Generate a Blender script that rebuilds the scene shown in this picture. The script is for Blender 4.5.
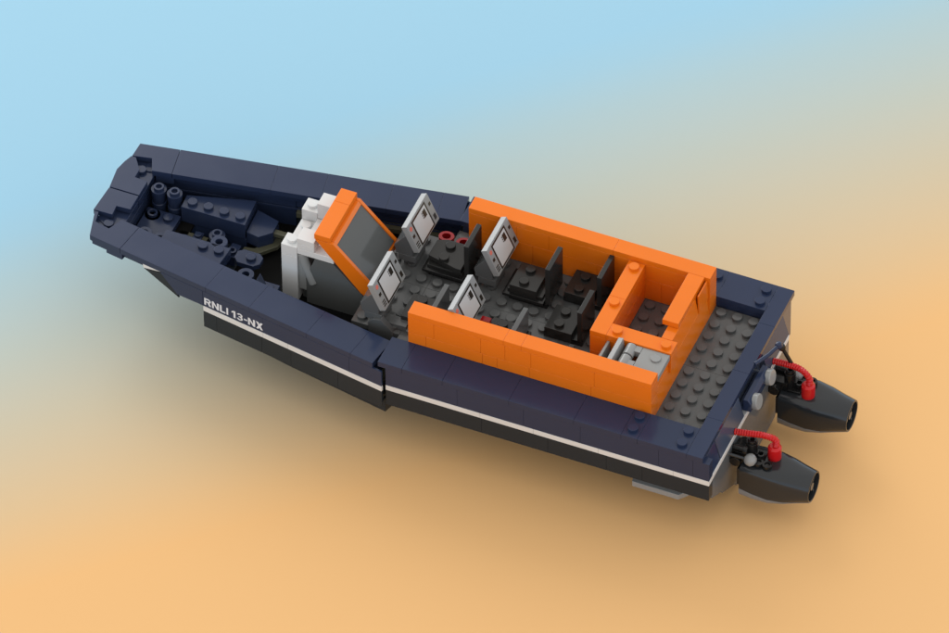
import bpy, bmesh, math, random
from mathutils import Vector, Matrix

U = 0.008            # one brick stud = 8 mm; the model is written in studs
random.seed(4)
scene = bpy.context.scene
for o in list(bpy.data.objects):
    bpy.data.objects.remove(o)

# ------------------------------------------------------------------ camera
cd = bpy.data.cameras.new('camera')
cam = bpy.data.objects.new('camera', cd)
scene.collection.objects.link(cam)
R_ = Vector((0.92270674, 0.38542653, -0.00765837))
UP = Vector((-0.27398315, 0.66962895, 0.69031174))
BK = Vector((0.27119273, -0.63485704, 0.72347152))
M = Matrix((R_, UP, BK)).transposed().to_4x4()
M.translation = Vector((147.64303997, -381.88818445, 434.00515963)) * U
cam.matrix_world = M
cd.sensor_width = 36
cd.lens = 36 * 10437.870643 / 949
cd.clip_start = 0.05
cd.clip_end = 500
scene.camera = cam

# ------------------------------------------------------------------ light
w = bpy.data.worlds.new('World')
scene.world = w
w.use_nodes = True
bg = w.node_tree.nodes['Background']
_nt = w.node_tree
_tc = _nt.nodes.new('ShaderNodeTexCoord')
_sx = _nt.nodes.new('ShaderNodeSeparateXYZ')
_rp = _nt.nodes.new('ShaderNodeValToRGB')
_rp.color_ramp.elements[0].position = 0.0
_rp.color_ramp.elements[0].color = (1.05, 1.32, 1.66, 1)
_rp.color_ramp.elements[1].position = 0.55
_rp.color_ramp.elements[1].color = (1.0, 0.97, 0.93, 1)
_nt.links.new(_tc.outputs['Generated'], _sx.inputs[0])
_nt.links.new(_sx.outputs['Z'], _rp.inputs['Fac'])
_nt.links.new(_rp.outputs['Color'], bg.inputs['Color'])
bg.inputs['Strength'].default_value = 1.03

def area(name, loc, target, size, power, col=(1, 1, 1)):
    l = bpy.data.lights.new(name, 'AREA')
    l.shape = 'DISK'
    l.size = size
    l.energy = power
    l.color = col
    o = bpy.data.objects.new(name, l)
    scene.collection.objects.link(o)
    o.location = loc
    o.rotation_euler = (Vector(target) - Vector(loc)).to_track_quat('-Z', 'Y').to_euler()
    return o

area('softbox_lamp', (-1.25, 1.06, 0.82), (-0.13, 0, 0), 1.15, 12.5)

scene.view_settings.view_transform = 'Standard'
scene.view_settings.look = 'None'
scene.view_settings.exposure = 0
scene.view_settings.gamma = 1
scene.render.resolution_x = 1024
scene.render.resolution_y = 683
scene.render.engine = 'CYCLES'

# ------------------------------------------------------------------ materials
def lin(c):
    r = []
    for v in c:
        v = v / 255
        r.append(v / 12.92 if v < 0.04045 else ((v + 0.055) / 1.055) ** 2.4)
    return tuple(r)

def plastic(name, col, rough=0.16, var=0.05, bump=0.02, transmission=0.0, spec=0.5):
    m = bpy.data.materials.new(name)
    m.use_nodes = True
    nt = m.node_tree
    b = nt.nodes['Principled BSDF']
    tc = nt.nodes.new('ShaderNodeTexCoord')
    n1 = nt.nodes.new('ShaderNodeTexNoise')
    n1.inputs['Scale'].default_value = 55
    n1.inputs['Detail'].default_value = 5
    nt.links.new(tc.outputs['Object'], n1.inputs['Vector'])
    # faint colour drift of moulded plastic
    mix = nt.nodes.new('ShaderNodeMix')
    mix.data_type = 'RGBA'
    mix.inputs['A'].default_value = (*[c * (1 - var) for c in col], 1)
    mix.inputs['B'].default_value = (*[min(1, c * (1 + var)) for c in col], 1)
    nt.links.new(n1.outputs['Fac'], mix.inputs['Factor'])
    nt.links.new(mix.outputs['Result'], b.inputs['Base Color'])
    mr = nt.nodes.new('ShaderNodeMapRange')
    mr.inputs['To Min'].default_value = rough * 0.8
    mr.inputs['To Max'].default_value = rough * 1.35
    nt.links.new(n1.outputs['Fac'], mr.inputs['Value'])
    nt.links.new(mr.outputs['Result'], b.inputs['Roughness'])
    n2 = nt.nodes.new('ShaderNodeTexNoise')
    n2.inputs['Scale'].default_value = 180
    nt.links.new(tc.outputs['Object'], n2.inputs['Vector'])
    bp = nt.nodes.new('ShaderNodeBump')
    bp.inputs['Strength'].default_value = bump
    bp.inputs['Distance'].default_value = 0.0004
    nt.links.new(n2.outputs['Fac'], bp.inputs['Height'])
    nt.links.new(bp.outputs['Normal'], b.inputs['Normal'])
    b.inputs['IOR'].default_value = 1.40
    b.inputs['Specular IOR Level'].default_value = spec
    if transmission:
        b.inputs['Transmission Weight'].default_value = transmission
    return m

NAVY = plastic('navy_plastic', (0.021, 0.032, 0.070), spec=0.40)
ORANGE = plastic('orange_plastic', (0.78, 0.172, 0.008))
DGREY = plastic('dark_grey_plastic', (0.092, 0.096, 0.097))
HULLG = plastic('hull_grey_plastic', (0.018, 0.024, 0.030), spec=0.25)
JETG = plastic('jet_grey_plastic', (0.020, 0.023, 0.026), rough=0.15, spec=0.6)
JETB = plastic('jet_painted_reflection', (0.19, 0.20, 0.21), rough=0.22)  # jet grey lightened to paint in the reflection from below
LGREY = plastic('light_grey_plastic', (0.27, 0.275, 0.27))
BLACK = plastic('black_plastic', (0.010, 0.010, 0.010))
SEATM = plastic('seat_dark_plastic', (0.022, 0.022, 0.021))
WHITE = plastic('white_plastic', (0.66, 0.66, 0.65))
RED = plastic('red_plastic', (0.52, 0.010, 0.012))
SCRW = plastic('screen_pale_print', (0.52, 0.52, 0.51))
SCRK = plastic('print_dark', (0.03, 0.025, 0.02))
SCRR = plastic('print_coral', (0.62, 0.16, 0.12))
PRINTW = plastic('print_white', (0.68, 0.70, 0.74))
OLIVE = plastic('sand_plastic', (0.085, 0.085, 0.058))
NAVYT = plastic('navy_painted_reflection', (0.050, 0.066, 0.105))  # navy lightened, the upper transom's grazing reflection is put into the colour
TRANS = plastic('transom_painted_reflection', (0.105, 0.115, 0.125))  # lighter than the hull grey, paints in the floor's reflection on the transom
RED2 = plastic('deep_red_plastic', (0.26, 0.004, 0.006))
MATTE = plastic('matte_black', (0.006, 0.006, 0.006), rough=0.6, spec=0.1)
PANE = plastic('grey_pane', (0.095, 0.10, 0.10), rough=0.12)
SMOKE = plastic('smoked_panel', (0.11, 0.115, 0.113), rough=0.10)

# ------------------------------------------------------------------ mesh builder
class MB:
    """collects shapes (in studs) into one bmesh"""
    def __init__(s, mat=None):
        s.bm = bmesh.new()
        s.m = mat or Matrix.Identity(4)
    def poly(s, ring_a, ring_b):
        m = s.m
        a = [s.bm.verts.new(m @ Vector(p)) for p in ring_a]
        b = [s.bm.verts.new(m @ Vector(p)) for p in ring_b]
        n = len(a)
        s.bm.faces.new(a)
        s.bm.faces.new(b[::-1])
        for i in range(n):
            s.bm.faces.new((a[i], b[i], b[(i + 1) % n], a[(i + 1) % n]))
        return s
    def box(s, x0, x1, y0, y1, z0, z1, g=0.004):
        x0, x1 = sorted((x0, x1)); y0, y1 = sorted((y0, y1)); z0, z1 = sorted((z0, z1))
        x0 += g; x1 -= g; y0 += g; y1 -= g
        return s.poly([(x0, y0, z0), (x1, y0, z0), (x1, y1, z0), (x0, y1, z0)],
                      [(x0, y0, z1), (x1, y0, z1), (x1, y1, z1), (x0, y1, z1)])
    def prism(s, pts, z0, z1):
        return s.poly([(x, y, z0) for x, y in pts], [(x, y, z1) for x, y in pts])
    def prism_y(s, pts, y0, y1):
        return s.poly([(x, y0, z) for x, z in pts], [(x, y1, z) for x, z in pts])
    def prism_x(s, pts, x0, x1):
        return s.poly([(x0, y, z) for y, z in pts], [(x1, y, z) for y, z in pts])
    def rings(s, rings, cap=True, sel=None):
        m = s.m
        R = [[s.bm.verts.new(m @ Vector(p)) for p in r] for r in rings]
        n = len(R[0])
        for a, b in zip(R, R[1:]):
            for i in range(n):
                f = s.bm.faces.new((a[i], a[(i + 1) % n], b[(i + 1) % n], b[i]))
                if sel and sel(a is R[0] or b is R[0], i, R.index(a)): f.material_index = 1
        if cap:
            s.bm.faces.new(R[0][::-1]); s.bm.faces.new(R[-1])
        return s
    def lathe(s, c, axis, prof, seg=28, cap=True):
        """prof: list of (distance along axis, radius)"""
        c = Vector(c); ax = Vector(axis).normalized()
        u = ax.orthogonal().normalized(); v = ax.cross(u)
        rr = []
        for d, r in prof:
            rr.append([c + ax * d + (u * math.cos(2 * math.pi * i / seg) + v * math.sin(2 * math.pi * i / seg)) * max(r, 1e-3)
                       for i in range(seg)])
        return s.rings(rr, cap)
    def cyl(s, c, axis, r, h, seg=24):
        return s.lathe(c, axis, [(0, r), (h, r)], seg)
    def stud(s, x, y, z, r=0.30, h=0.2):
        return s.cyl((x, y, z), (0, 0, 1), r, h, 24)
    def ring(s, c, axis, r, ri, h, seg=28):
        return s.lathe(c, axis, [(0, ri), (0, r), (h, r), (h, ri), (0, ri)], seg, cap=False)
    def tube(s, pts, r, seg=14, ribs=False):
        pts = [Vector(p) for p in pts]
        rr = []
        t = (pts[1] - pts[0]).normalized()
        u = t.orthogonal().normalized()
        for i, p in enumerate(pts):
            t = (pts[min(i + 1, len(pts) - 1)] - pts[max(i - 1, 0)]).normalized()
            u = (u - t * u.dot(t)).normalized(); v = t.cross(u)
            q = r * (0.78 if (ribs and i % 2) else 1.0)
            rr.append([p + (u * math.cos(2 * math.pi * k / seg) + v * math.sin(2 * math.pi * k / seg)) * q for k in range(seg)])
        return s.rings(rr)
    def build(s, name, mat, parent=None, bevel=0.03, angle=35, seg=2, label=None):
        bm = s.bm
        bmesh.ops.remove_doubles(bm, verts=bm.verts, dist=1e-5)
        bmesh.ops.recalc_face_normals(bm, faces=bm.faces)
        xs = [v.co.x for v in bm.verts]; ys = [v.co.y for v in bm.verts]; zs = [v.co.z for v in bm.verts]
        c = Vector(((min(xs) + max(xs)) / 2, (min(ys) + max(ys)) / 2, min(zs)))
        for v in bm.verts:
            v.co = (v.co - c) * U
        me = bpy.data.meshes.new(name)
        bm.to_mesh(me); bm.free()
        me.materials.append(mat)
        for p in me.polygons:
            p.use_smooth = True
        me.set_sharp_from_angle(angle=math.radians(angle))
        o = bpy.data.objects.new(name, me)
        scene.collection.objects.link(o)
        W = Matrix.Translation(c * U)
        if parent:
            o.parent = parent
            pw = WORLD[parent.name]
            o.matrix_basis = pw.inverted() @ W
        else:
            o.matrix_basis = W
        WORLD[o.name] = W
        if bevel:
            bv = o.modifiers.new('bevel', 'BEVEL')
            bv.width = bevel * U
            bv.segments = seg
            bv.limit_method = 'ANGLE'
            bv.angle_limit = math.radians(angle)
            bv.harden_normals = True
        if label:
            o['label'] = label
        return o

WORLD = {}
def empty(name, loc=(0, 0, 0), parent=None, label=None):
    o = bpy.data.objects.new(name, None)
    scene.collection.objects.link(o)
    o.empty_display_size = 0.01
    W = Matrix.Translation(Vector(loc) * U)
    if parent:
        o.parent = parent
        o.matrix_basis = WORLD[parent.name].inverted() @ W
    else:
        o.matrix_basis = W
    WORLD[o.name] = W
    if label:
        o['label'] = label
    return o

# ------------------------------------------------------------------ the surface
FZ = -6.1
def backdrop():
    bm = bmesh.new()
    s = 60
    vs = [bm.verts.new(p) for p in ((-s, -s, 0), (s, -s, 0), (s, s, 0), (-s, s, 0))]
    bm.faces.new(vs)
    me = bpy.data.meshes.new('ground')
    bm.to_mesh(me); bm.free()
    o = bpy.data.objects.new('ground', me)
    scene.collection.objects.link(o)
    o.location = (0, 0, FZ * U)
    o['kind'] = 'structure'
    o['label'] = 'smooth backdrop surface running from pale blue to warm orange'
    m = bpy.data.materials.new('gradient_backdrop')
    m.use_nodes = True
    nt = m.node_tree
    b = nt.nodes['Principled BSDF']
    b.inputs['Roughness'].default_value = 0.95
    b.inputs['Specular IOR Level'].default_value = 0.0
    tc = nt.nodes.new('ShaderNodeTexCoord')
    dot = nt.nodes.new('ShaderNodeVectorMath'); dot.operation = 'DOT_PRODUCT'
    dot.inputs[1].default_value = (0.02406 / U, -0.0247 / U, 0)
    nt.links.new(tc.outputs['Object'], dot.inputs[0])
    ad = nt.nodes.new('ShaderNodeMath'); ad.operation = 'ADD'
    ad.inputs[1].default_value = -0.49 + 0.00074 * 723.4 + 0.0025 * 448.5
    nt.links.new(dot.outputs['Value'], ad.inputs[0])
    rp = nt.nodes.new('ShaderNodeValToRGB')
    el = rp.color_ramp.elements
    A = (171, 217, 240); B = (257, 204, 140)
    K = 0.775
    ts = [0, .08, .2, .4, .6, .8, .92, 1.0]
    while len(el) < len(ts):
        el.new(0.5)
    for e, t in zip(el, ts):
        e.position = t
        q = {0: 0.0, .08: 0.05, .92: 0.935, 1.0: 1.0}.get(t, t)
        c = lin([a + (bb - a) * q for a, bb in zip(A, B)])
        e.color = (*[min(1, x * K) for x in c], 1)
    nt.links.new(ad.outputs['Value'], rp.inputs['Fac'])
    nt.links.new(rp.outputs['Color'], b.inputs['Base Color'])
    me.materials.append(m)
backdrop()

# ------------------------------------------------------------------ the boat
boat = empty('toy_boat', (-18, 0, FZ + 0.05))
boat['label'] = 'navy toy-brick lifeboat with orange cabin walls and two stern jets'
boat['category'] = 'toy boat'

# ---- rear lower hull: V section under the white stripe
hull = MB()
prof = [(-6.7, -1.4), (-6.7, -2.6), (-4.9, -4.0), (-2.8, -5.5), (-2, -6.0), (2, -6.0), (2.8, -5.6), (4.9, -4.0), (6.6, -2.6), (6.6, -1.4)]
hull.prism_x(prof, -18.0, 1.3)
hull.build('rear_hull', HULLG, boat)
# transom plate, slightly stepped lower edge
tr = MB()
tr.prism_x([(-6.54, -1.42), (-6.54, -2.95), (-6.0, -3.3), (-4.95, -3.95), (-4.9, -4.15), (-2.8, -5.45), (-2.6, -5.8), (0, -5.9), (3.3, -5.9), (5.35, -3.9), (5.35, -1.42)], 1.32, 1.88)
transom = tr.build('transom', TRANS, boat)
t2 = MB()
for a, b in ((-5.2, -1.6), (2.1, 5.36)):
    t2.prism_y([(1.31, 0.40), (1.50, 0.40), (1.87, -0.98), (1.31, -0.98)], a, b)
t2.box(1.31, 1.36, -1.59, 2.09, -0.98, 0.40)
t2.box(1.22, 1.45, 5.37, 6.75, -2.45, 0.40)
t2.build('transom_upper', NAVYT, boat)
ts_ = MB()
ts_.box(1.32, 1.90, -6.54, 5.36, -1.39, -1.01)
ts_.build('waterline_stripe', WHITE, transom)

# ---- rear sides
def side_rows(name_bits, sgn, x0, x1, seams_n, seams_g, seams_w):
    def row(seams, z0, z1, mat, name, y1=7.1):
        mb = MB()
        xs = [x0] + seams + [x1]
        for a, b in zip(xs, xs[1:]):
            mb.box(a, b, sgn * 6.55, sgn * y1, z0, z1, g=0.004)
        return mb.build(name, mat, boat, bevel=0.014)
    row(seams_n, -0.99, 0.395, NAVY, 'side_panel')
    row(seams_w, -1.39, -1.01, WHITE, 'waterline_stripe')
    row(seams_g, -2.6, -1.41, HULLG, 'side_brick_row')
side_rows('near', -1, -18.05, 1.9, [-13.6, -9.5, -6.0, -1.2, 0.9], [-12.1, -8.0, -4.4, -2.2], [-12.2, -8.9, -4.9, -.3])
side_rows('far', 1, -18.05, 1.2, [-12.5, -8.5, -2.5], [-12.1, -6.1], [-10.2, -4.3])

# ---- gunwales of the rear section
g = MB()
for sgn in (-1, 1):
    for a, b in ((-18.5, -17.0), (-17.0, -14.5), (-14.5, -10.4), (-10.4, -6.4), (-6.4, -3.5)):
        g.box(a, b, sgn * 5, sgn * 7.13, 0.41, 0.8)
    g.box(-3.5, -2.5, sgn * 5, sgn * 7.13, 0.41, 0.8)
    g.box(-2.5, 0.5, sgn * 5, sgn * 7.13, 0.41, 0.8)
    for x in (-3, 0):
        for y in (5.5, 6.5):
            if sgn > 0 and x == -3 and y == 5.5:
                continue
            g.stud(x, sgn * y, 0.8)
    # inner face of the gunwale down to the deck
    g.box(-18.3, 0.5, sgn * 5.02, sgn * 6.5, -0.9, 0.40)
g.box(0.5, 1.5, -7.13, -4.0, 0.41, 0.8)
g.box(0.5, 1.5, -4.0, 0.0, 0.41, 0.8)
g.box(0.5, 1.5, 0.0, 4.0, 0.41, 0.8)
g.box(0.5, 1.5, 4.0, 7.13, 0.41, 0.8)
g.box(0.5, 1.3, -6.5, 6.5, -0.9, 0.40)
g.build('gunwale', NAVY, boat, bevel=0.016)
# sloped corner brick at the near stern corner
c_ = MB()
c_.poly([(1.31, -6.5, 0.40), (1.49, -6.5, 0.40), (1.86, -6.5, -0.98), (1.31, -6.5, -0.98)],
        [(1.31, -5.25, 0.40), (1.49, -5.25, 0.40), (1.86, -5.25, -0.98), (1.31, -5.25, -0.98)])
c_.build('corner_slope', NAVY, boat)

# ---- deck
dk = MB()
for a, b in ((-21.5, -18.5), (-18.5, -12.5), (-12.5, -6.5), (-6.5, 0.5)):
    for c, d in ((-5, 0), (0, 5)):
        if a < -18.6:
            c, d = c * 0.8, d * 0.8
        dk.box(a, b, c, d, -0.4, 0)
for xi in range(-21, 1):
    for yi in range(-5, 5):
        y = yi + 0.5
        if xi < -18 and abs(y) > 4: continue
        if xi >= -17 and xi <= -3 and abs(y) > 4: continue
        if xi == -3 or (xi == -7 and abs(y) < 4): continue
        dk.stud(xi, y, 0)
dk.build('studded_deck', DGREY, boat, bevel=0.014)

# ---- orange cabin walls
def wall(rows, name='cabin_wall'):
    mb = MB()
    for r in rows:
        mb.box(*r)
    return mb.build(name, ORANGE, boat, bevel=0.016)
nw = []
for a, b in ((-17.5, -11.6), (-11.6, -10.5), (-10.5, -2.5)):
    nw.append((a, b, -5, -4, 2.81, 3.2))
for a, b in ((-17.5, -15.9), (-15.9, -13.0), (-13.0, -11.5), (-11.5, -9.9), (-9.9, -6.0), (-6.0, -2.5)):
    nw.append((a, b, -5, -4, 1.6, 2.80))
for a, b in ((-17.5, -16.4), (-16.4, -12.9), (-12.9, -12.0), (-12.0, -10.0), (-10.0, -6.2), (-6.2, -2.5)):
    nw.append((a, b, -5, -4, 0.01, 1.59))
wall(nw)
fw_ = []
for a, b in ((-17.5, -8.5), (-8.5, -2.5)):
    fw_.append((a, b, 4, 5, 2.81, 3.2))
for a, b in ((-17.5, -14.5), (-14.5, -12.5), (-12.5, -8.5), (-8.5, -2.5)):
    fw_.append((a, b, 4, 5, 1.6, 2.80))
for a, b in ((-17.5, -13.5), (-13.5, -9.5), (-9.5, -5.5), (-5.5, -2.5)):
    fw_.append((a, b, 4, 5, 0.01, 1.59))
wall(fw_)
st = MB()
st.box(-3.85, -2.85, 0, 3.995, 2.81, 3.2)
st.prism_y([(-3.5, 1.6), (-2.66, 1.6), (-2.84, 2.79), (-3.5, 2.79)], -0.98, 2.6)
st.prism_y([(-3.5, 1.6), (-2.86, 1.6), (-2.86, 2.79), (-3.5, 2.79)], 2.6, 3.995)
st.prism_y([(-2.70, 1.6), (-2.60, 1.6), (-2.66, 2.98), (-2.75, 2.98)], 2.62, 3.995)
st.prism_y([(-3.5, .01), (-2.5, .01), (-2.66, 1.59), (-3.5, 1.59)], -4.0, 4.0)
st.prism_y([(-2.9, 1.6), (-2.66, 1.6), (-2.72, 2.28), (-2.9, 2.28)], -4.0, -2.0)
stern_wall = st.build('stern_wall', ORANGE, boat, bevel=0.016)

# ---- storage box inside the cabin
bx = MB()
bx.box(-7.5, -6.5, 1.0, 4.0, 2.4, 2.8)
bx.box(-7.5, -6.5, -2.0, 1.0, 2.4, 2.8)
bx.box(-6.5, -2.5, -2.0, -1.0, 2.4, 2.8)
bx.box(-7.5, -6.5, -2.0, 4.0, 1.21, 2.39)
bx.box(-6.5, -2.5, -2.0, -1.0, 1.21, 2.39)
bx.box(-7.5, -6.5, -2.0, 4.0, 0.02, 1.2)
bx.box(-6.5, -3.5, -2.0, -1.0, 0.02, 1.2)
for x, y in ((-7, 3.5), (-7, .5), (-6, -1.5), (-3, -1.5)):
    bx.stud(x, y, 2.8)
bx.build('storage_box', ORANGE, boat, bevel=0.016)

# ---- grey ladder / hinge pieces beside the storage box
hg = MB()
hg.box(-4.2, -2.55, -3.98, -2.0, 2.31, 2.7)
hg.cyl((-3.2, -2.6, 2.7), (0, 0, 1), .3, .1)
hg.box(-4.6, -4.2, -2.5, -2.02, 2.3, 2.72)
hg.box(-4.6, -4.2, -3.9, -3.2, 2.3, 2.72)
hg.cyl((-4.85, -2.05, 2.5), (0, -1, 0), .34, .8)
hg.cyl((-4.85, -2.95, 2.5), (0, -1, 0), .34, 1.0)
hg.prism_y([(-6.1, 1.2), (-5.7, 2.95), (-5.4, 3.0), (-5.2, 1.2)], -3.98, -2.02)
hg.prism_y([(-6.9, 1.2), (-6.4, 2.4), (-6.25, 2.4), (-6.15, 1.2)], -3.98, -2.02)
hg.box(-6.9, -3.0, -3.98, -2.02, 0.8, 1.2)
hg.build('hinge_block', LGREY, boat)

# ---- seats
def rrect(x0, x1, y0, y1, cut):
    return [(x0, y0 + cut), (x0 + cut, y0), (x1, y0), (x1, y1), (x0 + cut, y1), (x0, y1 - cut)]
def seat(x, y, z, back_x, back_top, shaped=False, base=False, pale=False):
    e = empty('seat', (x, y, 0), boat)
    c = MB()
    if shaped:
        c.prism([(x - .95, y - .55), (x - .95, y + .75), (x - .35, y + 1.0), (x + 1.25, y + 1.0), (x + 1.25, y - .98), (x + .9, y - .98)], z - .35, z)
    else:
        c.box(x - .75, x + .95, y - .98, y + .98, z - .75, z)
    for dy in (-.5, .5):
        c.stud(x, y + dy, z)
    if base:
        c.box(x - .9, x + 1.3, y - .9, y + .9, z - .9, z - .42)
    c.build('cushion', SEATM, e, bevel=0.025)
    p = MB()
    p.box(x - .8, x + 1.6, y - .95, y + .95, 0.01, 0.4)
    if base:
        p.box(x - 1.1, x + 1.45, y - 1.2, y + .9, 0.41, 0.62)
    p.build('seat_base', BLACK, e, bevel=0.025)
    b = MB()
    b.box(back_x - .3, back_x, y - 1, y + 1, 0.45, back_top)
    b.build('backrest', DGREY if pale else SEATM, e, bevel=0.025)
seat(-18, 2, 1.2, -16.25, 3.25, shaped=True, base=True)
seat(-13, 2, 1.2, -11.2, 3.35, shaped=False, base=True)
seat(-10, 3, 0.8, -8.4, 2.8)
seat(-10, 0, 0.8, -8.4, 2.8)
seat(-10, -3, 0.8, -8.4, 1.2)
seat(-18, -2.2, 0.7, -16.5, 2.2, pale=True)
seat(-13, -2.2, 0.7, -11.6, 2.2, pale=True)

# ---- tilted display screens
def screen(xt, y0):
    """xt: x of the upper edge; y0: nearer edge; 3 studs wide"""
    e = empty('display_screen', (xt, y0 + 1.5, 0), boat)
    T = Vector((xt, 0, 3.42)); B = Vector((xt + .78, 0, 1.62))
    dn = (B - T).normalized(); nr = Vector((-dn.z, 0, dn.x)).normalized()
    if nr.x < 0: nr = -nr
    L = (B - T).length
    m = Matrix(((0, dn.x, nr.x, xt), (1, dn.y, nr.y, y0), (0, dn.z, nr.z, 3.42), (0, 0, 0, 1)))
    # local x = along y, local y = down the face, local z = out of the face
    b = MB(m)
    b.box(0, 3, 0, L, -0.38, 0)
    casing = b.build('casing', LGREY, e, bevel=0.025)
    f = MB(m)
    def frame(x0, x1, y0_, y1_, t):
        f.box(x0, x1, y0_, y0_ + t, .002, .012, g=0); f.box(x0, x1, y1_ - t, y1_, .002, .012, g=0)
        f.box(x0, x0 + t, y0_ + t, y1_ - t, .002, .012, g=0); f.box(x1 - t, x1, y0_ + t, y1_ - t, .002, .012, g=0)
    frame(.54, 2.42, .13, 1.88, .12)
    f.box(1.82, 2.16, .42, .90, .016, .024, g=0)
    for q in range(3):
        f.box(1.70, 1.77, .45 + .15 * q, .54 + .15 * q, .016, .024, g=0)
    f.box(2.60, 2.85, 1.35, 1.72, .002, .012, g=0)
    f.box(2.66, 2.88, .52, .72, .002, .012, g=0)
    f.box(.12, .36, .80, 1.0, .002, .012, g=0)
    for q in range(3):
        f.box(.10, .42, 1.36 + q * .15, 1.43 + q * .15, .002, .012, g=0)
    f.build('printed_outline', SCRK, casing, bevel=0)
    p = MB(m)
    p.box(.67, 2.29, .25, 1.77, .002, .014, g=0)
    p.build('display', SCRW, casing, bevel=0)
    r = MB(m)
    r.lathe((.28, .38, .002), (0, 0, 1), [(0, .14), (.012, .14)], 20)
    r.build('button', SCRR, casing, bevel=0)
    k = MB()
    k.prism_y([(xt - .75, 1.0), (xt - .85, 1.6), (xt - .1, 2.6), (xt + .32, 1.75), (xt + .30, 1.0)], y0 + .1, y0 + 2.0)
    k.box(xt - .6, xt + .5, y0 + .1, y0 + 2.0, .5, 1.0)
    k.box(xt - .4, xt + .4, y0 + .4, y0 + 1.8, 0.01, .5)
    k.build('mounting_bracket', DGREY, e)
for xt in (-20.1, -15.12):
    for y0 in (-4, 1):
        screen(xt, y0)

# ---- dark bracket beside the near front seat
b_ = MB()
b_.prism_y([(-20.4, -1.2), (-20.4, .4), (-20.1, .75), (-19.6, .85), (-18.9, 0.1), (-18.6, -1.2)], -4.1, -3.7)
b_.box(-20, -18.2, -3.68, -3.0, 0.0, 0.4)
b_.build('side_bracket', DGREY, boat)

# ---- red rings and red lever ends
for i, (x, y, z) in enumerate(((-18.75, 3.6, 0.30), (-17.6, 3.45, 0.35))):
    rr = MB()
    rr.ring((x, y, z), (0, 0.15, 1), .46, .26, .42)
    rr.build('red_ring', RED2, boat, bevel=0.014)
rr = MB(); rr.box(-14.3, -13.7, -2.05, -1.65, .7, 1.0); rr.build('red_lever', RED2, boat)

# ---- white console
cs = MB()
cs.box(-26.7, -25.7, -2, -1, 1.61, 2.4)
cs.box(-26.7, -25.7, 1, 2, 1.61, 2.4)
cs.box(-26.7, -25.7, -2, -1, -2.0, 1.6)
cs.box(-26.7, -25.7, 1, 2, -2.0, 1.6)
cs.box(-26.7, -25.7, -1, 1, 1.2, 1.6)
cs.box(-26.7, -25.7, -1, 1, -2.0, 1.19)
for y in (-1.5, 1.5):
    cs.stud(-26.2, y, 2.4)
for y in (-.5, .5):
    cs.stud(-26.2, y, 1.6)
cs.box(-25.7, -24.62, -2, -1, 2.4, 2.8)
cs.box(-25.7, -24.62, -2, -1, 2.81, 3.2)
cs.box(-25.7, -24.62, 1, 2, 2.0, 3.2)
cs.box(-25.7, -24.62, -1, 1, 1.2, 2.0)
cs.box(-25.7, -23.4, -2, -1.3, 1.95, 2.39)
console = cs.build('console', WHITE, boat, bevel=0.025)
sm = MB()
sm.prism_y([(-25.2, -2.0), (-25.2, .2), (-24.6, 1.9), (-23.6, 1.9), (-21.6, -.2), (-20.7, -.7), (-20.7, -2.0)], -1.9, -1.6)
sm.prism_y([(-25.2, -.6), (-25.2, .2), (-24.6, 1.9), (-23.6, 1.9), (-21.6, -.2), (-21.2, -.6)], 1.6, 1.9)
sm.prism_y([(-25.6, -2.0), (-25.6, -.62), (-20.75, -.72), (-20.75, -2.0)], -1.55, 1.55)
sm.build('side_panel', SMOKE, console)
ia = MB()
ia.tube([(-25.5, -1.75, 1.9), (-25.35, -1.75, 1.2), (-25.1, -1.75, .5), (-24.8, -1.8, -.3)], .28, 16)
ia.box(-25.69, -25.2, -1.9, -1.3, -1.0, 1.9)
ia.build('inner_frame', LGREY, console)

# ---- windscreen: orange frame with a grey pane
ws = MB()
ws.box(-24.6, -23.6, -2.0, 0.9, 3.61, 4.0)
ws.box(-24.6, -23.6, 0.9, 2.0, 3.61, 4.0)
pr = [(-24.55, 3.58), (-23.4, 3.58), (-21.15, 1.15), (-21.15, 0.45), (-21.45, 0.0), (-21.75, 0.2)]
ws.prism_y(pr, -2.0, -1.78)
ws.prism_y(pr, 1.78, 2.0)
ws.prism_y([(-24.55, 3.58), (-23.42, 3.58), (-23.25, 3.38), (-23.9, 2.75)], -1.77, 1.77)
ws.prism_y([(-21.36, 1.15), (-21.16, .95), (-21.25, 0.2), (-21.75, 0.25)], -1.77, 1.77)
frame_ = ws.build('windscreen_frame', ORANGE, boat, bevel=0.02)
gl = MB()
gl.prism_y([(-23.4, 3.34), (-23.23, 3.30), (-21.24, 1.12), (-21.42, 1.0)], -1.77, 1.77)
gl.build('windscreen_pane', PANE, frame_, bevel=0.01)

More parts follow.
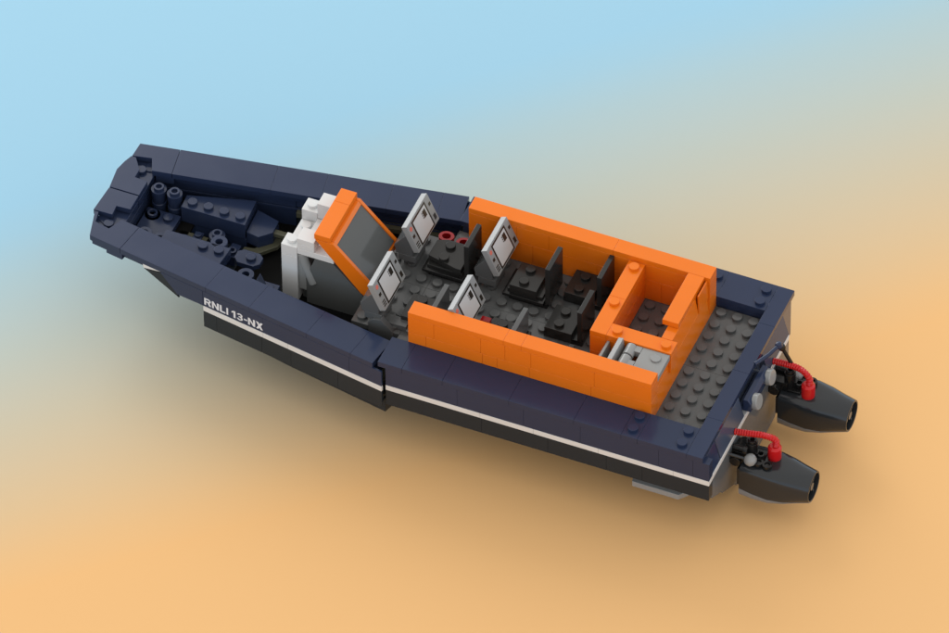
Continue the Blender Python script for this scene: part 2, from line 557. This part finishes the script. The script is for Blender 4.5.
# ------------------------------------------------------------------ front half: two beams toed in towards the bow
def beam_matrix(sgn):
    A = Vector((-18.8, sgn * 7.2, 0)); B = Vector((-38.1, sgn * 3.98, 0))
    d = (B - A).normalized()
    inw = Vector((0, 0, 1)).cross(d)
    if inw.y * sgn > 0: inw = -inw
    return Matrix(((d.x, inw.x, 0, A.x), (d.y, inw.y, 0, A.y), (0, 0, 1, 0), (0, 0, 0, 1)))
for sgn in (-1, 1):
    m = beam_matrix(sgn)
    tp = MB(m)
    for a, b in ((0, 1.5), (1.5, 4.5), (4.5, 8.4), (8.4, 11.4), (11.4, 17.3)):
        tp.box(a, b, 0, 2.05, .21, .6)
    if sgn > 0:
        tp.prism([(17.32, .01), (19.72, .03), (19.93, 1.10), (18.75, 1.05), (18.5, 2.04), (17.32, 2.04)], .21, .6)
    else:
        tp.prism([(17.32, .01), (19.40, .02), (20.22, 1.80), (20.0, 1.86), (19.72, 1.12), (18.75, 1.05), (18.5, 2.04), (17.32, 2.04)], .21, .6)
    tp.build('beam_deck', NAVY, boat, bevel=0.014, angle=8)
    # inner ledge and wall
    iw = MB(m)
    iw.box(0.1, 19.0, .35, 1.75, -.35, .20)
    iw.box(0.1, 6.5, .16, 1.55, -1.0, -.36); iw.box(6.5, 10.0, .16, 1.55, -1.0, -.36); iw.box(10.0, 13.2, .16, 1.24, -1.0, -.36)
    iw.prism_y([(10.0, -.36), (10.0, -2.5), (13.4, -2.3), (15.7, -1.35), (18.6, -1.0 if sgn < 0 else -1.7), (18.6, -.36)] if sgn < 0 else [(10.0, -.36), (10.0, -3.0), (14.0, -3.0), (18.9, -1.85), (18.9, -.36)], 1.25, 1.6)
    iw.box(0.3, 18.0, 1.62, 1.72, -1.12, -.95)
    iw.build('beam_inner_wall', NAVY, boat, bevel=0.014)
    lw = MB(m)
    lw.box(-.3, 6.5, .18, 1.5, -2.9, -1.42); lw.box(6.5, 11.5, .18, 1.5, -2.9, -1.42)
    lw.build('beam_lower_wall', HULLG, boat, bevel=0.014)
    ws_ = MB(m)
    ws_.box(-.3, 9.9, .18, 2.0, -1.40, -1.02)
    ws_.build('inner_stripe', OLIVE, boat, bevel=0.014)
    # outer skin
    sk = MB(m)
    for a, b in ((-.6, 1.6), (1.6, 7.5), (7.5, 11.6)):
        sk.box(a, b, 0, .14, -1.0, .195, g=.004)
    sk.poly([(11.61, .0, .195), (11.61, .0, -1.0), (13.4, .0, -1.05), (14.5, .0, .12), (14.5, 0, .195)],
            [(11.61, .14, .195), (11.61, .14, -1.0), (13.4, .14, -1.05), (14.5, .14, .12), (14.5, .14, .195)])
    sk.build('side_panel', NAVY, boat, bevel=0.015)
    st_ = MB(m)
    for a, b in ((-.6, 4.2), (4.2, 5.8), (5.8, 7.5), (7.5, 11.6)):
        st_.box(a, b, 0, .15, -1.42, -1.02, g=.004)
    st_.build('waterline_stripe', WHITE, boat, bevel=0.012)
    bs = MB(m)
    bs.prism_y([(14.5, .185), (15.75, .185), (15.70, -.10)], .02, .15)
    bs.build('bow_stripe', WHITE, boat, bevel=0.01)
    gr = MB(m)
    for a, b in ((-.6, 2.4), (2.4, 5.6), (5.6, 7.6), (7.6, 10.7), (10.7, 11.6)):
        gr.box(a, b, 0, .15, -2.72, -1.43, g=.004)
    gr.build('side_brick_row', HULLG, boat, bevel=0.015)
    bs = MB(m)
    bs.prism_y([(13.45, -1.04), (14.52, .09), (15.68, -.13), (13.3, -1.30)], .03, .15)
    bs.build('bow_brick_row', HULLG, boat, bevel=0.01)
    # lip under the bow end of the beam
    lp = MB(m)
    lp.box(17.2, 18.3, .05, 2.0, -.3, .20)
    lp.box(18.3, 19.3, .08, .95, -.1, .20)
    lp.build('bow_lip', NAVY, boat, bevel=0.014)

# lower bow hull, rising to the stem
kb = MB()
def sec(x, hy, zt, zb, by):
    return [(x, -hy, zt), (x, -hy, zt - (zt - zb) * .35), (x, -by, zb), (x, by, zb), (x, hy, zt - (zt - zb) * .35), (x, hy, zt)]
kb.rings([sec(-18.3, 6.6, -2.73, -5.9, 2.2), sec(-25, 5.4, -2.73, -5.7, 2.0), sec(-30.3, 4.4, -2.73, -5.0, 1.4)])
kb.rings([sec(-30.31, 3.2, -2.42, -4.6, 1.0), sec(-33.6, 2.4, -2.42, -2.9, .7)])
kb.build('bow_hull', HULLG, boat)

# bow well: floor, bulkhead, deck plates
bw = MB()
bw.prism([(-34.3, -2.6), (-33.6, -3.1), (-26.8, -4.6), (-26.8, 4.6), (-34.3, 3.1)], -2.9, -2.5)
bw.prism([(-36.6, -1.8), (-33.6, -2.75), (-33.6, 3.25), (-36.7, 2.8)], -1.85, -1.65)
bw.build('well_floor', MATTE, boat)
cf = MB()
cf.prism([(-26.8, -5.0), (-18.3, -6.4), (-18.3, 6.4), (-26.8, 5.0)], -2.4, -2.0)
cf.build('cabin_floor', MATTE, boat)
bh = MB()
bh.box(-38.1, -36.62, -3.3, -.03, -.5, .12); bh.box(-38.1, -36.62, .03, 3.3, -.5, .12)
bh.box(-37.3, -36.62, -2.0, 2.0, -1.7, -.51)
bh.prism([(-38.5, -2.0), (-38.05, -3.6), (-37.6, -3.6), (-37.6, -2.0)], -.3, .15)
bh.stud(-37.45, 2.3, .12); bh.stud(-37.45, -2.4, .12)
bh.build('bow_bulkhead', NAVY, boat)
for sgn in (1, -1):
    bp = MB()
    if sgn > 0:
        bp.prism([(-38.31, 2.80), (-38.49, 2.29), (-38.66, 1.5), (-38.47, .04), (-36.6, .04), (-36.6, 1.25), (-37.42, 1.3), (-37.42, 1.95), (-38.02, 2.80)], .21, .6)
    else:
        bp.prism([(-38.58, -2.0), (-38.47, -.04), (-36.6, -.04), (-36.6, -1.2), (-37.46, -1.25), (-37.4, -1.98)], .21, .6)
    bp.prism([(-38.25, sgn * 2.2), (-38.3, sgn * .06), (-37.6, sgn * .06), (-37.6, sgn * 2.6)], -.3, .2)
    bp.build('bow_plate', NAVY, boat, bevel=0.014, angle=8)

# bow fittings
wb = MB()
wb.prism([(-34.4, 1.0), (-30.35, 1.02), (-30.5, 3.1), (-34.45, 2.0)], -1.6, -.4)
wb.prism([(-34.3, 1.05), (-30.3, 1.05), (-30.4, 2.9), (-34.3, 2.0)], -2.4, -1.62)
wb.prism([(-30.3, 1.1), (-29.5, .95), (-28.85, 1.6), (-28.9, 2.6), (-30.4, 3.0)], -1.9, -1.0)
for x in (-33.87, -32.86, -31.86, -30.84):
    wb.stud(x, 1.5, -.4)
wb.build('wedge_block', NAVY, boat)
wb = MB()
wb.prism([(-34.4, -1.0), (-30.35, -1.0), (-30.5, -3.1), (-34.45, -2.0)], -1.2, -.4)
for x in (-31.9, -30.9):
    wb.stud(x, -1.5, -.4)
wb.build('wedge_block', NAVY, boat)
def hollow(x, y, z0, z1, parent=boat):
    h = MB()
    zm = (z0 + z1) / 2
    if z1 - z0 > 1:
        h.lathe((x, y, z0), (0, 0, 1), [(0, .40), (zm - z0 - .1, .44), (zm - z0, .44), (zm - z0 + .05, .39), (z1 - z0 - .15, .46), (z1 - z0, .46)])
    else:
        h.lathe((x, y, z0), (0, 0, 1), [(0, .46), (z1 - z0, .48)])
    h.ring((x, y, z1), (0, 0, 1), .31, .18, .2)
    return h.build('round_brick', NAVY, parent, bevel=0.014)
hollow(-36, 1.5, -2.0, 0.0)
hollow(-35, 1.5, -2.0, 0.0)
hollow(-36, .5, -1.9, -1.2)
hollow(-31.8, .3, -2.0, -1.1)
sp = MB()
sp.box(-36.5, -34.4, -1.0, 1.0, -1.6, -1.2)
sp.stud(-35, .5, -1.2)
sp.ring((-35.6, -1.5, -.9), (0, 0, 1), .45, .2, .3); sp.ring((-34.6, -1.6, -.9), (0, 0, 1), .45, .2, .3)
sp.ring((-31.2, -.75, -.7), (0, 0, 1), .5, .22, .3)
sp.build('stud_plate', NAVY, boat)
for x, y, top in ((-33.6, -.3, -1.5), (-33.0, .25, -1.55), (-32.5, -.5, -1.6)):
    sp = MB()
    sp.box(x - .28, x + .28, y - .35, y + .3, -2.5, top)
    sp.stud(x, y, top, .22, .12)
    sp.build('small_fitting', NAVY, boat)
sp = MB()
sp.box(-31.0, -30.4, -.5, .6, -2.5, -1.7)
sp.ring((-30.7, -.1, -1.7), (0, 0, 1), .28, .15, .2)
sp.build('small_fitting', NAVY, boat)
sp = MB()
sp.box(-28.0, -27.0, -2.6, -1.6, -2.6, -1.6); sp.stud(-27.5, -2.1, -1.6)
sp.build('small_fitting', NAVY, boat)
sp = MB()
sp.prism([(-30.2, -.9), (-29.9, -1.2), (-28.9, -1.2), (-28.6, -.9), (-28.6, -.35), (-28.9, -.1), (-29.9, -.1), (-30.2, -.35)], -1.5, -1.15)
sp.stud(-29.25, -.65, -1.15)
sp.ring((-29.0, -2.0, -1.4), (0, 0, 1), .5, .22, .35)
sp.build('clip_plate', NAVY, boat)
sp = MB()
sp.prism_y([(-28.6, -2.0), (-28.1, -.7), (-27.5, -2.0)], -2.6, -1.9)
sp.build('small_slope', NAVY, boat)
sp = MB()
sp.box(-34.2, -32.4, -1.0, .4, -1.9, -1.65)
sp.prism([(-30.3, .3), (-29.5, .35), (-28.5, 1.5), (-28.4, 2.1), (-28.9, 2.1), (-29.7, .85), (-30.3, .75)], -2.2, -1.9)
sp.box(-28.9, -26.75, 1.75, 2.12, -1.5, -1.2)
sp.build('sand_plate', OLIVE, boat)

# ---- fins under the rear hull
for sgn in (-1, 1):
    fn = MB()
    fn.prism([(-3.6, sgn * 4.4), (-3.25, sgn * 6.0), (-.4, sgn * 6.0), (0.1, sgn * 5.4), (0.1, sgn * 4.4)], -4.55, -4.15)
    fn.prism([(-3.3, sgn * 4.5), (-3.1, sgn * 5.6), (-.6, sgn * 5.6), (0.0, sgn * 5.2), (0.0, sgn * 4.5)], -4.14, -3.95)
    fn.build('fin', LGREY, boat)

# ---- stern fittings
sb = MB()
sb.prism_y([(1.72, .18), (2.0, .18), (2.2, -.1), (2.2, -.7), (1.37, -.7), (1.37, -.5), (1.72, -.5)], -1.45, 1.55)
stern_bracket = sb.build('stern_bracket', NAVY, boat)
for y in (-.82, 1.25):
    d = MB()
    d.lathe((2.12, y, -.38), (1, 0, .2), [(0, .43), (.06, .49), (.33, .49), (.38, .45)], 28)
    d.build('round_plug', LGREY, boat, bevel=0.015)
rd = MB()
rd.tube([(1.5, .9, .75), (2.0, 1.8, .85), (2.3, 2.6, .95)], .12, 12)
rd.lathe((2.3, 2.6, .95), (0, 0, 1), [(-.22, .05), (-.16, .17), (0, .23), (.16, .17), (.22, .05)], 16)
rd.build('navy_lever', NAVY, boat, bevel=0)

# ---- jet engines
def superring(x, yc, zc, hy, hz, p, n=40):
    r = []
    for i in range(n):
        a = 2 * math.pi * (i + .5) / n
        c, s = math.cos(a), math.sin(a)
        r.append((x, yc + hy * math.copysign(abs(c) ** (2 / p), c), zc + hz * math.copysign(abs(s) ** (2 / p), s)))
    return r
def jet(y):
    e = empty('jet_engine', (4.5, y, -4.6), boat)
    b = MB()
    secs = [(2.55, -3.72, 1.12, 1.18, 7), (3.4, -3.72, 1.22, 1.22, 6), (4.3, -3.70, 1.27, 1.26, 4.5), (5.2, -3.66, 1.20, 1.20, 3.2), (6.0, -3.6, 1.06, 1.08, 2.4), (6.72, -3.55, .95, .95, 2.0)]
    outer = [superring(x, y, z, hy, hz, p) for x, z, hy, hz, p in secs]
    inner = [superring(6.72, y, -3.55, .85, .85, 2), superring(6.2, y, -3.57, .80, .80, 2), superring(5.9, y, -3.57, .80, .80, 2)]
    b.rings(outer + inner)
    b.box(2.3, 3.2, y - .8, y + .8, -4.3, -3.0)
    body = b.build('housing', JETG, e, bevel=0.02, angle=38)
    us = MB()                                  # added shell, its paler grey paints reflected light under the housing
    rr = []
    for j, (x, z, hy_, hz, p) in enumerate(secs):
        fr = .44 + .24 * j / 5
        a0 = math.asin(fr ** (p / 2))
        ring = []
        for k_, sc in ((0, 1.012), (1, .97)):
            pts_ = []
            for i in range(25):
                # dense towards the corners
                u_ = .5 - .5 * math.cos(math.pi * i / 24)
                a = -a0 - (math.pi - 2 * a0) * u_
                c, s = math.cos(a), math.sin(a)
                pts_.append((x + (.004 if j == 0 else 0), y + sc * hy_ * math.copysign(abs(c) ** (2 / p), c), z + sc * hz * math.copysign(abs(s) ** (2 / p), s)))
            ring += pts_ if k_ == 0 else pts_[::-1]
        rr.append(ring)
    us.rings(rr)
    us.build('reflection_shell', JETB, body, bevel=0)
    v = MB()
    v.cyl((6.0, y, -3.56), (1, 0, 0), .24, .62)
    for k in range(4):
        a = k * math.pi / 2 + .5
        c, s = math.cos(a), math.sin(a)
        v.poly([(6.42, y + .2 * c - .04 * s, -3.57 + .2 * s + .04 * c), (6.42, y + .2 * c + .04 * s, -3.57 + .2 * s - .04 * c),
                (6.42, y + .82 * c + .04 * s, -3.57 + .82 * s - .04 * c), (6.42, y + .82 * c - .04 * s, -3.57 + .82 * s + .04 * c)],
               [(6.56, y + .2 * c - .04 * s, -3.57 + .2 * s + .04 * c), (6.56, y + .2 * c + .04 * s, -3.57 + .2 * s - .04 * c),
                (6.56, y + .82 * c + .04 * s, -3.57 + .82 * s - .04 * c), (6.56, y + .82 * c - .04 * s, -3.57 + .82 * s + .04 * c)])
    v.build('nozzle_vanes', DGREY, body, bevel=0)
    q_ = 1 if y > 0 else -1          # outboard side
    t = MB()
    for px, py in ((4.05, y + q_ * .52), (3.5, y + q_ * .5)):
        t.lathe((px, py, -2.46), (0, 0, 1), [(0, .3), (.16, .3)]); t.ring((px, py, -2.3), (0, 0, 1), .3, .17, .1)
    t.build('hollow_stud', BLACK, e, bevel=.015)
    k = MB()
    k.box(1.9, 2.9, y - .55, y + .55, -3.0, -1.9)
    k.cyl((2.2, y - .9, -2.4), (0, 1, 0), .34, 1.8)
    k.cyl((2.9, y - q_ * .05, -2.5), (0, 0, 1), .34, 1.15)
    k.ring((2.9, y - q_ * .05, -1.35), (0, 0, 1), .28, .14, .2)
    k.box(2.9, 3.7, y - .55, y + .55, -2.9, -2.35)
    k.cyl((1.9, y + q_ * .35, -1.75), (1, 0, 0), .2, .9)
    k.ring((2.55, y + q_ * .35, -1.75), (1, 0, 0), .3, .16, .25)
    k.box(3.05, 3.35, y - .2, y + .2, -2.35, -1.95)
    k.ring((3.45, y + .0, -2.35), (0, 0, 1), .26, .14, .3)
    k.build('mount', BLACK, e, bevel=.025)
    bl = MB()
    r = .38
    bl.lathe((3.05, y + q_ * .62, -2.15), (0, 0, 1), [(r * math.sin(a), r * math.cos(a)) for a in [math.radians(q) for q in range(-85, 90, 12)]], 24)
    bl.build('ball_joint', LGREY, e, bevel=0)
    al = MB()
    al.tube([(1.7, y + q_ * 1.0, -1.75), (2.9, y + q_ * .68, -2.1)], .1, 12)
    al.build('ball_arm', JETG, e, bevel=0)
    # ribbed hose from the transom over to its socket on the jet
    hy = y - q_ * .0
    sy = y - q_ * .38
    P = [Vector(p) for p in ((1.45, hy, -.98), (2.5, hy - q_ * .05, -.80), (3.55, (hy + sy) / 2, -.72), (4.2, sy, -1.05), (4.15, sy, -1.75))]
    pts = []
    for i in range(len(P) - 1):
        p0 = P[max(i - 1, 0)]; p1 = P[i]; p2 = P[i + 1]; p3 = P[min(i + 2, len(P) - 1)]
        for q in range(20):
            s = q / 20
            pts.append(0.5 * ((2 * p1) + (-p0 + p2) * s + (2 * p0 - 5 * p1 + 4 * p2 - p3) * s * s + (-p0 + 3 * p1 - 3 * p2 + p3) * s ** 3))
    pts.append(P[-1])
    rp = []                                     # even spacing so the ribs stay regular
    acc = 0; step = .075
    for u0, u1 in zip(pts, pts[1:]):
        d = (u1 - u0).length
        while acc < d:
            rp.append(u0.lerp(u1, acc / d)); acc += step
        acc -= d
    h = MB()
    h.tube(rp, .21, 16, ribs=True)
    hose = h.build('hose', RED, e, bevel=0, angle=20)
    s_ = MB()
    s_.lathe((4.15, sy, -2.5), (0, 0, 1), [(0, .40), (.85, .40), (1.0, .28)])
    s_.build('hose_socket', RED, hose, bevel=.02)
jet(-3.0)
jet(3.0)
bk = MB()
bk.tube([(2.35, 3.0, .42), (3.1, 3.0, -.95)], .12, 12)
bk.lathe((2.35, 3.0, .42), (0, 0, 1), [(-.22, .05), (-.16, .17), (0, .23), (.16, .17), (.22, .05)], 16)
bk.build('black_lever', BLACK, boat, bevel=0)

# ------------------------------------------------------------------ white registration lettering on the near bow side
def lettering():
    T = .185
    def rect(x0, y0, x1, y1): return [(x0, y0), (x1, y0), (x1, y1), (x0, y1)]
    def arc(cx, cy, rx, ry, a0, a1, n=10):
        out = []
        for i in range(n):
            p = math.radians(a0 + (a1 - a0) * i / n); q = math.radians(a0 + (a1 - a0) * (i + 1) / n)
            out.append([(cx + rx * math.cos(p), cy + ry * math.sin(p)), (cx + rx * math.cos(q), cy + ry * math.sin(q)),
                        (cx + (rx - T) * math.cos(q), cy + (ry - T * .85) * math.sin(q)), (cx + (rx - T) * math.cos(p), cy + (ry - T * .85) * math.sin(p))])
        return out
    G = {}
    G['R'] = (.74, [rect(0, 0, T, 1), rect(T, .82, .42, 1), rect(T, .40, .42, .58), [(.36, .40), (.58, .40), (.76, 0), (.52, 0)]] + arc(.42, .70, .30, .30, -90, 90))
    G['N'] = (.76, [rect(0, 0, T, 1), rect(.55, 0, .76, 1), [(T, 1), (T, .66), (.55, 0), (.55, .34)]])
    G['L'] = (.60, [rect(0, 0, T, 1), rect(T, 0, .60, .19)])
    G['I'] = (T, [rect(0, 0, T, 1)])
    G['1'] = (.46, [rect(.22, 0, .43, 1), [(.22, 1), (.0, .82), (.0, .64), (.22, .76)]])
    G['3'] = (.66, arc(.33, .72, .31, .28, -60, 165) + arc(.33, .285, .33, .285, -165, 75) + [rect(.22, .45, .40, .58)])
    G['-'] = (.36, [rect(0, .36, .36, .54)])
    G['X'] = (.74, [[(0, 0), (.25, 0), (.74, 1), (.49, 1)], [(0, 1), (.25, 1), (.40, .69), (.28, .44)], [(.74, 0), (.49, 0), (.345, .30), (.465, .55)]])
    x = 0; quads = []
    for ch in 'RNLI 13-NX':
        if ch == ' ':
            x += .26; continue
        w_, qs = G[ch]
        quads += [[(px + x, py) for px, py in q] for q in qs]
        x += w_ + .115
    W_ = x - .115
    m = beam_matrix(-1)
    L, H = 4.02, .55
    mb = MB(m)
    for i, q in enumerate(quads):
        d = -.012 - .0006 * (i % 5)
        f = [(11.50 - px / W_ * L, py * H - .82) for px, py in q]
        mb.poly([(s_, .002, z_) for s_, z_ in f], [(s_, d, z_) for s_, z_ in f])
    mb.build('lettering', PRINTW, boat, bevel=0, label='white registration lettering on the bow side')
lettering()
